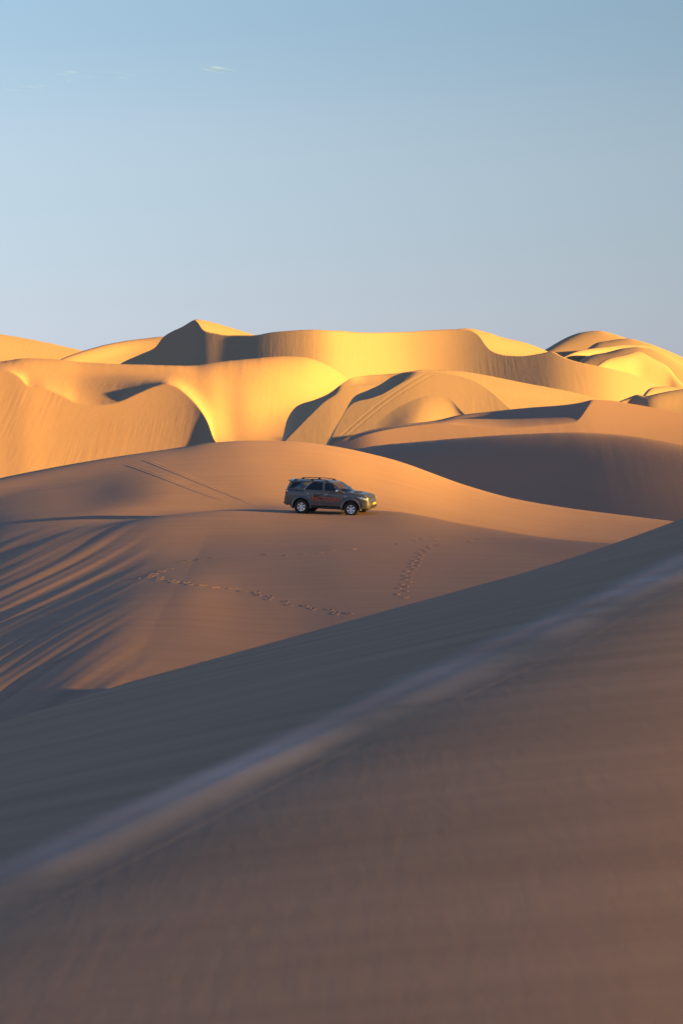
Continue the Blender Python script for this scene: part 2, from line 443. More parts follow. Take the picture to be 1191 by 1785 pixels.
# middle dune: orange slope behind the car, the shoulder the car stands on, the streaked left flank
def mid_detail(P):
    x, y, z = P[..., 0], P[..., 1], P[..., 2]
    yy = np.clip(y, 50, 110) - 65
    q = 0.97 * (x - 0.20 * yy)
    m = sstep(0.2, -3.2, x + 0.084 * y) * sstep(104, 90, y) * sstep(30, 42, y)
    w = noise(q * 1.35, y * 0.035, 3) * 0.068 + noise(q * 3.1, y * 0.05, 5) * 0.030 + noise(q * 5.0, y * 0.08, 7) * 0.008
    dz = m * w
    dz = dz + 0.042 * (np.maximum(x, -6.0) + 2) * sstep(97, 86, y)
    dz = dz + noise(x * 0.12, y * 0.09, 11) * 0.10 + noise(x * 0.5, y * 0.3, 12) * 0.010
    P = P.copy()
    P[..., 2] += dz
    return P

MID = dune('middle_dune', 'brown shoulder and orange slope the car stands on, streaked on the left',
     [[(-400, 930, 112), (-200, 880, 120), (0, 834, 128), (150, 806, 132), (300, 783, 135), (370, 773, 136), (430, 770, 136), (500, 772, 136), (560, 778, 136), (680, 803, 135), (820, 850, 133), (900, 872, 131), (1000, 891, 129), (1110, 905, 127), (1250, 920, 124), (1400, 935, 120)],
      [(-400, 990, 103), (-200, 930, 110), (0, 870, 118), (150, 840, 121), (300, 820, 122), (430, 815, 122), (560, 822, 122), (680, 850, 121), (820, 893, 119), (1000, 930, 116), (1250, 955, 112), (1400, 965, 110)],
      [(-400, 1050, 96), (-200, 980, 100), (0, 912, 106), (150, 885, 109), (300, 868, 110), (430, 868, 110), (560, 880, 109), (620, 889, 108.5), (680, 900, 108), (820, 932, 107), (1000, 965, 105), (1250, 985, 101), (1400, 990, 100)],
      [(-400, 1060, 89.5), (-200, 1003, 93.5), (-100, 962, 97), (0, 934, 99), (150, 910, 102), (300, 897, 105), (430, 890, 106), (500, 885, 106), (560, 884.5, 105.5), (620, 888.5, 105), (680, 896, 104.5), (820, 925, 103), (1000, 957, 100), (1250, 983, 95.5), (1400, 995, 94)],
      [(-400, 1090, 82), (-200, 1030, 86), (0, 965, 91), (150, 930, 95), (300, 900, 99.5), (430, 889, 102), (560, 889, 102), (620, 889, 102), (680, 891, 101.5), (820, 917, 99), (1000, 946, 95), (1250, 980, 90), (1400, 1000, 88)],
      [(-400, 1170, 66), (-200, 1110, 71), (0, 1045, 76), (150, 1000, 81), (300, 962, 86), (430, 950, 88), (560, 950, 88), (820, 970, 87), (1000, 995, 84), (1250, 1030, 80), (1400, 1050, 78)],
      [(-400, 1270, 53), (-200, 1210, 57), (0, 1145, 62), (150, 1090, 66), (250, 1050, 70), (350, 1030, 73), (430, 1028, 74.5), (560, 1028, 75), (820, 1045, 74), (1250, 1090, 70), (1400, 1110, 68)],
      [(-400, 1400, 44), (-200, 1350, 47), (0, 1265, 52), (150, 1205, 55), (250, 1170, 58), (350, 1155, 60), (560, 1140, 63), (820, 1150, 62), (1400, 1200, 60)],
      [(-400, 1560, 36), (0, 1430, 42), (250, 1360, 47), (560, 1310, 51), (1400, 1350, 50)]],
     px=(-400, 1400), smooth=[8, 10, 12, 12, 12, 16, 16, 16, 16], step=3.0, sub=[20, 24, 16, 16, 50, 60, 60, 30], mat=SAND_NEAR, detail=mid_detail, back=(60, 10), jitter=0.0)

def near_z(x, y):
    """convex break between a shaded far face and a grazed near slope, falling away behind its edge"""
    zn = -2.42 + 0.103 * x - 0.03 * y
    zf = -1.53 + 0.22 * x - 0.08 * y + 0.0112 * np.clip(x - 3, 0, 6.4) ** 2
    w = 0.10
    z = -w * np.logaddexp(-zn / w, -zf / w)
    z = z + 0.008 * np.exp(-((zn - zf - 0.02) / 0.075) ** 2) * (0.8 + 0.6 * noise(y * 0.15, x * 0, 41))   # drifted lip along the crest
    z = z - 0.34 * 1.0 * np.logaddexp(0, (x - 0.178 * y - 2.2) / 1.0)
    ye = np.interp(x, [-12, -7.9, -6.9, -4.9, -3.36, 0, 3.7, 8.1, 10, 14, 25], [16, 22, 25, 28.8, 33, 37.6, 42.5, 48.6, 48.6, 43, 34])
    z = z - 1.4 * 0.3 * np.logaddexp(0, (y - ye - 0.8) / 0.3)
    z += noise(x * 0.10, y * 0.20, 21) * 0.03 + noise(x * 0.12, y * 0.8, 22) * 0.004
    return z
Dn = np.concatenate([np.geomspace(1.5, 28, 150)[:-1], np.linspace(28, 58, 240), np.linspace(59, 80, 20)])
un = np.linspace(-0.42, 0.42, 330)
Xn = un[None, :] * (Dn[:, None] + 4)
Yn = np.repeat(Dn[:, None], len(un), 1)
Pn = np.stack([Xn, Yn, near_z(Xn, Yn)], -1)[::-1]
NEAR = grid_mesh('near_dune', Pn, SAND_FORE)
NEAR['kind'] = 'structure'
NEAR['label'] = 'dark foreground dune with a shaded left face and a brown near slope'

# unseen dune added at the right so its soft shadow edge dims the near sand
def tall_z(x, y):
    zr = pchip([-900, -400, -250, -205, -165, -135, -80, -10, 25, 120, 300], [60, 120, 127.2, 128.2, 127.4, 122.0, 118.5, 115.5, 105, 60, -34], y)
    return zr - 0.33 * np.sqrt((x - 900) ** 2 + 20.0) + 1.5
ty, tx = np.linspace(-900, 300, 160), np.linspace(480, 1500, 120)
TX, TY = np.meshgrid(tx, ty)
tall = grid_mesh('added_shade_dune', np.stack([TX, TY, np.maximum(tall_z(TX, TY), -34)], -1), SAND)
tall['kind'] = 'structure'
tall['label'] = 'tall dune added beyond the right edge of the view to shade the near sand'

# ------------------------------------------------------------------ things on the middle dune
from mathutils.bvhtree import BVHTree
def bvh_of(P):
    nr, nc = P.shape[:2]
    idx = np.arange(nr * nc).reshape(nr, nc)
    q = np.stack([idx[:-1, :-1], idx[1:, :-1], idx[1:, 1:], idx[:-1, 1:]], -1).reshape(-1, 4)
    return BVHTree.FromPolygons(P.reshape(-1, 3).tolist(), q.tolist())
MIDBVH = bvh_of(GRIDS['middle_dune'])

def on_sand(px, py):
    d = Vector(((px - CX) / F, 1.0, (HZ - py) / F)).normalized()
    loc, nor, _, _ = MIDBVH.ray_cast(Vector((0, 0, 0)), d)
    if loc is not None and nor.z < 0:
        nor = -nor
    return loc, nor

def sand_z(x, y):
    loc, nor, _, _ = MIDBVH.ray_cast(Vector((x, y, 60)), Vector((0, 0, -1)))
    return loc, (nor if nor.z > 0 else -nor)

def simple(name, verts, faces, mat, parent=None, smooth=False):
    me = bpy.data.meshes.new(name)
    me.from_pydata([tuple(v) for v in verts], [], faces)
    me.update()
    if smooth:
        me.polygons.foreach_set('use_smooth', [True] * len(me.polygons))
    me.materials.append(mat)
    ob = bpy.data.objects.new(name, me)
    ob.parent = parent
    COL.objects.link(ob)
    return ob

# footprints: a trodden pit inside a pushed-up rim
def footprint_mesh(seed):
    rnd = random.Random(seed)
    rings = [(0.0, 0.006), (0.45, 0.006), (0.72, 0.012), (0.92, 0.017), (1.10, 0.019), (1.45, 0.006), (1.9, -0.02)]
    n = 14
    v, f = [(0, 0, 0.006)], []
    for k, (r, h) in enumerate(rings[1:]):
        for i in range(n):
            a = 2 * math.pi * i / n
            hh = h * (1 + 0.35 * rnd.uniform(-1, 1)) * (1.25 if math.cos(a) < 0 else 0.85) if h > 0.013 else h
            v.append((0.15 * r * math.cos(a) * (1 + 0.05 * rnd.uniform(-1, 1)), 0.085 * r * math.sin(a) * (1 + 0.1 * rnd.uniform(-1, 1)), hh))
    for i in range(n):
        f.append((0, 1 + i, 1 + (i + 1) % n))
        for k in range(len(rings) - 2):
            a, b = 1 + k * n + i, 1 + k * n + (i + 1) % n
            f.append((a, a + n, b + n, b))
    me = bpy.data.meshes.new('footprint')
    me.from_pydata(v, [], f)
    me.polygons.foreach_set('use_smooth', [True] * len(f))
    me.materials.append(SAND_NEAR)
    return me
FPM = [footprint_mesh(k) for k in range(6)]
rnd = random.Random(4)
def footprints(path, gap_px, spread, scale=1.0, skip=0.0):
    pts = [Vector(on_sand(*p)[0]) for p in path]
    L = [0]
    for a, b in zip(pts, pts[1:]):
        L.append(L[-1] + (b - a).length)
    t, side = 0.0, 1
    while t < L[-1]:
        i = max(k for k in range(len(L) - 1) if L[k] <= t)
        p = pts[i].lerp(pts[i + 1], (t - L[i]) / (L[i + 1] - L[i]))
        d = (pts[i + 1] - pts[i]).normalized()
        nrm = Vector((-d.y, d.x, 0)).normalized()
        t += gap_px * rnd.uniform(0.8, 1.2)
        side = -side
        if rnd.random() < skip:
            continue
        q = p + nrm * side * spread + Vector((rnd.uniform(-0.05, 0.05), rnd.uniform(-0.05, 0.05), 0))
        loc, nor = sand_z(q.x, q.y)
        ob = bpy.data.objects.new('footprint', rnd.choice(FPM))
        ang = math.atan2(d.y, d.x) + rnd.uniform(-0.25, 0.25)
        ob.matrix_world = Matrix.Translation(loc) @ nor.to_track_quat('Z', 'Y').to_matrix().to_4x4() @ Matrix.Rotation(ang - math.atan2(0, 1), 4, 'Z') @ Matrix.Diagonal((scale, scale, scale, 1))
        mw = ob.matrix_world.copy()
        ob.parent = MID
        ob.matrix_world = mw
        COL.objects.link(ob)
footprints([(236, 1008), (262, 1003), (290, 1012), (345, 1020), (400, 1026), (440, 1032), (480, 1046), (520, 1056), (560, 1062), (610, 1069)], 0.62, 0.12)
footprints([(262, 1003), (292, 991)], 0.45, 0.1)
footprints([(700, 1041), (704, 1020), (712, 1000), (724, 980), (732, 964), (750, 953), (765, 948)], 0.60, 0.12, 0.85)
footprints([(312, 979), (345, 976), (375, 971)], 0.4, 0.1, 0.8)
footprints([(418, 970), (470, 967), (520, 968), (560, 963), (610, 957), (665, 949)], 0.9, 0.12, 0.8, 0.35)
footprints([(690, 948), (750, 938), (800, 945), (860, 938), (930, 944)], 0.9, 0.12, 0.75, 0.4)
footprints([(585, 1069), (604, 1070)], 0.4, 0.1)

# wheel ruts running down the slope behind the car
def rut(path):
    pts = [Vector(on_sand(*p)[0]) for p in path]
    out = []
    prof = [(-0.28, -0.02), (-0.20, 0.007), (-0.14, 0.010), (-0.08, 0.004), (0.08, 0.004), (0.14, 0.010), (0.20, 0.007), (0.28, -0.02)]
    xs_ = np.linspace(0, len(pts) - 1, 140)
    arr = np.array([tuple(p) for p in pts])
    X = gauss(np.interp(xs_, range(len(pts)), arr[:, 0]), 8)
    Y = gauss(np.interp(xs_, range(len(pts)), arr[:, 1]), 8)
    v, f = [], []
    for k in range(len(X)):
        j, i = min(k + 1, len(X) - 1), max(k - 1, 0)
        d = Vector((X[j] - X[i], Y[j] - Y[i], 0)).normalized()
        nn = Vector((-d.y, d.x, 0))
        fade = min(1, k / 15, (len(X) - 1 - k) / 35)
        for o, h in prof:
            q = Vector((X[k], Y[k], 0)) + nn * o
            z = sand_z(q.x, q.y)[0].z
            v.append((q.x, q.y, z + (h * fade * rnd.uniform(0.8, 1.2) if h > 0 else h) - 0.015 * (1 - fade)))
    m = len(prof)
    for k in range(len(X) - 1):
        for i in range(m - 1):
            a = k * m + i
            f.append((a, a + 1, a + m + 1, a + m))
    return simple('tyre_track', v, f, SAND_NEAR, MID, True)
rut([(206, 806), (240, 815), (270, 827), (300, 839), (345, 857), (395, 874), (430, 884)])
rut([(240, 799), (265, 806), (290, 817), (340, 838), (400, 862), (445, 879), (480, 888)])

# ------------------------------------------------------------------ the car
def mat(name, col, rough=0.5, metal=0.0, coat=0.0, emit=None):
    m = bpy.data.materials.new(name)
    n, l, b = nodes(m)
    b.inputs['Base Color'].default_value = (*col, 1)
    b.inputs['Roughness'].default_value = rough
    b.inputs['Metallic'].default_value = metal
    b.inputs['Coat Weight'].default_value = coat
    b.inputs['Coat Roughness'].default_value = 0.08
    return m

def paint_mat():
    m = mat('taupe_paint', (0.085, 0.078, 0.070), 0.42, 0.25, 0.5)
    n, l, b = nodes(m)
    tc, sp = n.new('ShaderNodeTexCoord'), n.new('ShaderNodeSeparateXYZ')
    nz = n.new('ShaderNodeTexNoise')
    nz.inputs['Scale'].default_value = 5.0
    nz.inputs['Detail'].default_value = 6
    mr = n.new('ShaderNodeMapRange')          # sand dust thrown up on the lower panels
    mr.inputs['From Min'].default_value, mr.inputs['From Max'].default_value = 0.95, 0.35
    mu = n.new('ShaderNodeMath')
    mu.operation = 'MULTIPLY'
    mx_ = n.new('ShaderNodeMixRGB')
    mx_.inputs[1].default_value, mx_.inputs[2].default_value = (0.056, 0.062, 0.070, 1), (0.11, 0.085, 0.074, 1)
    l.new(tc.outputs['Object'], sp.inputs[0])
    l.new(sp.outputs['Z'], mr.inputs['Value'])
    l.new(tc.outputs['Object'], nz.inputs['Vector'])
    l.new(mr.outputs[0], mu.inputs[0])
    l.new(nz.outputs['Fac'], mu.inputs[1])
    l.new(mu.outputs[0], mx_.inputs[0])
    l.new(mx_.outputs[0], b.inputs['Base Color'])
    return m

def glass_mat(name, tint):
    m = bpy.data.materials.new(name)
    m.use_nodes = True
    n, l = m.node_tree.nodes, m.node_tree.links
    n.clear()
    o, mixs = n.new('ShaderNodeOutputMaterial'), n.new('ShaderNodeMixShader')
    tr, gl, fr = n.new('ShaderNodeBsdfTransparent'), n.new('ShaderNodeBsdfGlossy'), n.new('ShaderNodeFresnel')
    tr.inputs['Color'].default_value = (tint, tint, tint * 1.03, 1)
    gl.inputs['Roughness'].default_value = 0.03
    fr.inputs['IOR'].default_value = 1.5
    l.new(fr.outputs[0], mixs.inputs[0])
    l.new(tr.outputs[0], mixs.inputs[1])
    l.new(gl.outputs[0], mixs.inputs[2])
    l.new(mixs.outputs[0], o.inputs['Surface'])
    return m

PAINT = paint_mat()
BLACK = mat('black_plastic', (0.012, 0.012, 0.013), 0.55)
RUBBER = mat('tyre_rubber', (0.018, 0.017, 0.016), 0.85)
ALLOY = mat('alloy', (0.72, 0.72, 0.73), 0.35, 0.5)
CHROME = mat('chrome', (0.75, 0.75, 0.76), 0.12, 1.0)
LAMP = mat('lamp_reflector', (0.60, 0.62, 0.66), 0.15, 0.25, 0.8)
RED = mat('red_lens', (0.35, 0.015, 0.012), 0.2, 0.0, 0.5)
PLATE = mat('yellow_plate', (0.75, 0.42, 0.02), 0.5)
ORANGE = mat('orange_lettering', (0.45, 0.06, 0.02), 0.5)
INK = mat('black_lettering', (0.010, 0.009, 0.009), 0.5)
CLOTH = mat('seat_cloth', (0.06, 0.055, 0.05), 0.9)
GLASS = glass_mat('clear_glass', 0.55)
TINT = glass_mat('tinted_glass', 0.02)

car = bpy.data.objects.new('parked_car', None)
COL.objects.link(car)
car['label'] = 'dark grey-brown off-road vehicle with orange side lettering standing on the dune'
car['category'] = 'car'

def part(name, verts, faces, m, parent=None, sharp=35, bevel=0.0, solid=0.0, sub=0):
    ob = simple(name, verts, faces, m, parent or car, True)
    bm = bmesh.new()
    bm.from_mesh(ob.data)
    bmesh.ops.remove_doubles(bm, verts=bm.verts, dist=1e-5)
    bmesh.ops.recalc_face_normals(bm, faces=bm.faces)
    bm.to_mesh(ob.data)
    bm.free()
    ob.data.set_sharp_from_angle(angle=R(sharp))
    if solid:
        md = ob.modifiers.new('solid', 'SOLIDIFY')
        md.thickness, md.offset = solid, -1
    if bevel:
        md = ob.modifiers.new('bevel', 'BEVEL')
        md.width, md.segments, md.limit_method = bevel, 2, 'ANGLE'
    if sub:
        md = ob.modifiers.new('sub', 'SUBSURF')
        md.levels = md.render_levels = sub
    return ob

def box(x0, x1, y0, y1, z0, z1):
    v = [(x, y, z) for x in (x0, x1) for y in (y0, y1) for z in (z0, z1)]
    f = [(0, 1, 3, 2), (4, 6, 7, 5), (0, 4, 5, 1), (2, 3, 7, 6), (0, 2, 6, 4), (1, 5, 7, 3)]
    return v, f

def join(*vf):
    V, Fc = [], []
    for v, f in vf:
        o = len(V)
        V += list(v)
        Fc += [tuple(i + o for i in q) for q in f]
    return V, Fc

def gridvf(rows, close=False):
    nr, nc = len(rows), len(rows[0])
    v = [p for r in rows for p in r]
    f = []
    for i in range(nr - 1):
        for j in range(nc if close else nc - 1):
            k = (j + 1) % nc
            f.append((i * nc + j, i * nc + k, (i + 1) * nc + k, (i + 1) * nc + j))
    return v, f

def tube(path, r, n=8):
    rows = []
    for i, p in enumerate(path):
        a, b = Vector(path[max(i - 1, 0)]), Vector(path[min(i + 1, len(path) - 1)])
        d = (b - a).normalized()
        u = d.cross(Vector((0, 0, 1)))
        u = u.normalized() if u.length > 1e-4 else Vector((1, 0, 0))
        w = d.cross(u)
        rows.append([tuple(Vector(p) + u * r * math.cos(2 * math.pi * k / n) + w * r * math.sin(2 * math.pi * k / n)) for k in range(n)])
    v, f = gridvf(rows, True)
    m = len(rows)
    f.append(tuple(range(n)))
    f.append(tuple((m - 1) * n + k for k in range(n)))
    return v, f

def ip(x, tab):
    return float(np.interp(x, [t[0] for t in tab], [t[1] for t in tab]))

HW = [(-2.36, 0.72), (-2.32, 0.80), (-2.22, 0.87), (-2.05, 0.90), (-1.7, 0.915), (1.5, 0.915), (1.85, 0.895), (2.08, 0.855), (2.22, 0.79), (2.31, 0.70), (2.37, 0.56)]
def half(x, z):
    """half width of the body side at height z"""
    h = ip(x, HW)
    if z > 1.24:
        t = min((z - 1.24) / 0.52, 1)
        return h * (1 - 0.03 * t) - 0.175 * t - 0.02
    return h - 0.02 * max(0, (z - 0.95) / 0.29) ** 2 - 0.05 * max(0, (0.62 - z) / 0.2) ** 2

# lower body
st = [(-2.36, .50, .76), (-2.34, .47, .80), (-2.30, .45, .90), (-2.26, .44, 1.05), (-2.20, .44, 1.22), (-2.14, .44, 1.26), (-2.0, .44, 1.265), (-1.7, .44, 1.265), (-1.33, .44, 1.265), (-0.9, .44, 1.262),
      (-0.4, .44, 1.255), (0.1, .44, 1.245), (0.6, .44, 1.235), (0.98, .44, 1.228), (1.02, .44, 1.226), (1.2, .44, 1.215), (1.42, .44, 1.195), (1.65, .44, 1.17), (1.85, .43, 1.14), (2.02, .42, 1.118),
      (2.14, .41, 1.09), (2.22, .40, 1.055), (2.275, .40, .98), (2.33, .40, .80), (2.36, .41, .70), (2.37, .44, .64)]
rows = []
for x, zb, zt in st:
    h = ip(x, HW)
    cab = -2.1 < x < 1.0
    s = [(0, zb), (h - .14, zb), (half(x, zb + .06) - 0.005, zb + .05)]
    for k in range(1, 7):
        z = zb + .05 + (zt - .06 - zb - .05) * k / 6
        s.append((half(x, z), z))
    ht = half(x, zt)
    s += [(ht - .012, zt - .025), (ht - .04, zt)]
    if cab:
        s += [(ht - .07, zt - .01), (ht - .09, .84), (0, .82)]
    else:
        cr = 0.045 if x > 1 else 0.01
        s += [(ht - .10, zt + cr * .25), (ht * .55, zt + cr * .8), (0, zt + cr)]
    rows.append([(x, -y, z) for y, z in s] + [(x, y, z) for y, z in s[-2:0:-1]])
v, f = gridvf(rows, True)
nc = len(rows[0])
f += [tuple(range(nc)), tuple(len(v) - nc + k for k in range(nc))]
body = part('body', v, f, PAINT, sharp=32)

HUBS = [(1.42, -0.79), (1.42, 0.79), (-1.33, -0.79), (-1.33, 0.79)]
WR = 0.385
cutters = []
for hx, hy in HUBS:
    sg = 1 if hy > 0 else -1
    cyl = []
    for yy in (sg * 0.52, sg * 1.1):
        cyl.append([(hx + 0.475 * math.cos(a), yy, WR + 0.02 + 0.475 * math.sin(a)) for a in np.linspace(0, 2 * math.pi, 40, endpoint=False)])
    v, f = gridvf(cyl, True)
    f += [tuple(range(40)), tuple(range(40, 80))]
    c = part('cutter', v, f, BLACK)
    cutters.append(c)
    md = body.modifiers.new('arch', 'BOOLEAN')
    md.object, md.operation, md.solver = c, 'DIFFERENCE', 'EXACT'
bpy.context.view_layer.update()
dg = bpy.context.evaluated_depsgraph_get()
newme = bpy.data.meshes.new_from_object(body.evaluated_get(dg))
body.modifiers.clear()
body.data = newme
newme.materials.clear()
newme.materials.append(PAINT)
for c in cutters:
    bpy.data.objects.remove(c)

# roof, side frames with window openings
def roof_z(x):
    return ip(x, [(-2.06, 1.700), (-1.9, 1.725), (-1.5, 1.75), (-0.9, 1.765), (-0.3, 1.762), (0.1, 1.735), (0.33, 1.695), (0.42, 1.665)])
rx = [-2.04, -1.9, -1.6, -1.2, -0.8, -0.4, 0, 0.2, 0.33, 0.42]
rows = []
for x in rx:
    zz = roof_z(x)
    h = half(x, zz) + 0.012
    rows.append([(x, h * t, zz + 0.035 * (1 - abs(t) ** 2.5)) for t in np.linspace(-1, 1, 13)])
v, f = gridvf(rows)
part('roof', v, f, PAINT, solid=0.03)
SB = 1.235
def belt(x):
    return ip(x, [(-2.2, 1.255), (-0.9, 1.25), (1.0, 1.215)])
outline = [(-2.2, belt(-2.2)), (-2.13, 1.42), (-2.05, 1.66), (-2.02, 1.70), (-1.5, 1.752), (-0.9, 1.767), (-0.3, 1.764), (0.1, 1.737), (0.33, 1.697), (0.42, 1.662), (0.66, 1.50), (0.88, 1.34), (1.06, belt(1.02))]
windows = {'quarter': [(-2.05, 1.33), (-1.98, 1.50), (-1.90, 1.645), (-1.36, 1.675), (-1.50, 1.56), (-1.72, 1.40), (-1.80, 1.335)],
           'rear_door': [(-1.20, 1.315), (-1.05, 1.47), (-0.86, 1.64), (-0.78, 1.685), (-0.20, 1.695), (-0.20, 1.30)],
           'front_door': [(-0.10, 1.298), (-0.10, 1.695), (0.10, 1.675), (0.28, 1.635), (0.50, 1.48), (0.66, 1.36), (0.72, 1.285)]}
from mathutils.geometry import delaunay_2d_cdt
def inside(p, poly):
    c = False
    for (x1, y1), (x2, y2) in zip(poly, poly[1:] + poly[:1]):
        if (y1 > p[1]) != (y2 > p[1]) and p[0] < (x2 - x1) * (p[1] - y1) / (y2 - y1) + x1:
            c = not c
    return c
def densify(poly, d=0.12):
    out = []
    for a, b in zip(poly, poly[1:] + poly[:1]):
        n = max(1, int(math.dist(a, b) / d))
        out += [(a[0] + (b[0] - a[0]) * k / n, a[1] + (b[1] - a[1]) * k / n) for k in range(n)]
    return out
def flat_fill(loops):
    pts, ed = [], []
    for lp in loops:
        o, n = len(pts), len(lp)
        pts += [Vector(p) for p in lp]
        ed += [(o + k, o + (k + 1) % n) for k in range(n)]
    vv, _, ff, *_ = delaunay_2d_cdt(pts, ed, [], 0, 1e-6)
    keep = []
    for q in ff:
        c = (sum(vv[i][0] for i in q) / len(q), sum(vv[i][1] for i in q) / len(q))
        if inside(c, loops[0]) and not any(inside(c, h) for h in loops[1:]):
            keep.append(tuple(q))
    return [(p[0], p[1]) for p in vv], keep
loops = [densify(outline)] + [densify(w, 0.2) for w in windows.values()]
p2, f2 = flat_fill(loops)
for sg in (-1, 1):
    part('side_frame', [(x, sg * (half(x, z) + 0.004), z) for x, z in p2], f2, PAINT, solid=0.03)
    for nm, w in windows.items():
        wp, wf = flat_fill([densify(w, 0.2)])
        part('side_window', [(x, sg * (half(x, z) - 0.012), z) for x, z in wp], wf, GLASS if nm == 'front_door' else TINT)
# chrome corner behind the rear door window
for sg in (-1, 1):
    v, f = tube([(-0.84, sg * (half(-.84, 1.66) + .012), 1.665), (-1.06, sg * (half(-1.06, 1.47) + .012), 1.475), (-1.21, sg * (half(-1.2, 1.315) + .012), 1.315), (-1.13, sg * (half(-1.1, 1.30) + .012), 1.302)], 0.012, 6)
    part('window_trim', v, f, CHROME)
# windscreen and rear glass
def pane(name, a, b, n, m):
    rows = []
    for t in np.linspace(0, 1, 6):
        rows.append([])
        for s in np.linspace(-1, 1, 9):
            x = a[0] + (b[0] - a[0]) * t
            z = a[1] + (b[1] - a[1]) * t
            rows[-1].append((x + n * (1 - s * s), s * (half(x, z) - 0.015), z + 0.02 * (1 - s * s)))
    v, f = gridvf(rows)
    return part(name, v, f, m)
ws = pane('windscreen', (1.03, 1.23), (0.41, 1.665), 0.09, GLASS)
v, f = tube([(1.08, -0.55, 1.255), (0.98, -0.2, 1.315), (0.95, -0.1, 1.34)], 0.010, 5)
part('wiper', v, f, BLACK, ws)
v, f = tube([(1.10, 0.05, 1.26), (0.99, 0.40, 1.315), (0.95, 0.52, 1.335)], 0.010, 5)
part('wiper', v, f, BLACK, ws)
pane('rear_window', (-2.20, 1.30), (-2.03, 1.69), -0.03, TINT)
v, f = join(box(0.95, 1.12, -0.80, 0.80, 1.205, 1.232))
part('cowl', v, f, BLACK, bevel=0.01)
# spoiler
rows = []
for x, dz in ((-1.98, 0.0), (-2.10, 0.005), (-2.20, 0.012), (-2.20, -0.018), (-2.05, -0.03)):
    rows.append([(x + 0.05 * t * t, 0.70 * t, 1.722 + dz + 0.025 * (1 - t * t)) for t in np.linspace(-1, 1, 9)])
v, f = gridvf(rows)
part('spoiler', v, f, PAINT)
# roof rails
for sg in (-1, 1):
    pts = [(-1.86, 1.735), (-1.78, 1.80), (-1.4, 1.825), (-0.9, 1.838), (-0.4, 1.835), (-0.02, 1.80), (0.10, 1.745)]
    v, f = tube([(x, sg * 0.60, z) for x, z in pts], 0.019, 8)
    rail = part('roof_rail', v, f, BLACK)
    for x in (-1.78, -0.85, -0.03):
        v, f = box(x - 0.07, x + 0.07, sg * 0.60 - 0.022, sg * 0.60 + 0.022, roof_z(x) + 0.0, roof_z(x) + 0.055)
        part('rail_foot', v, f, BLACK, rail, bevel=0.008)

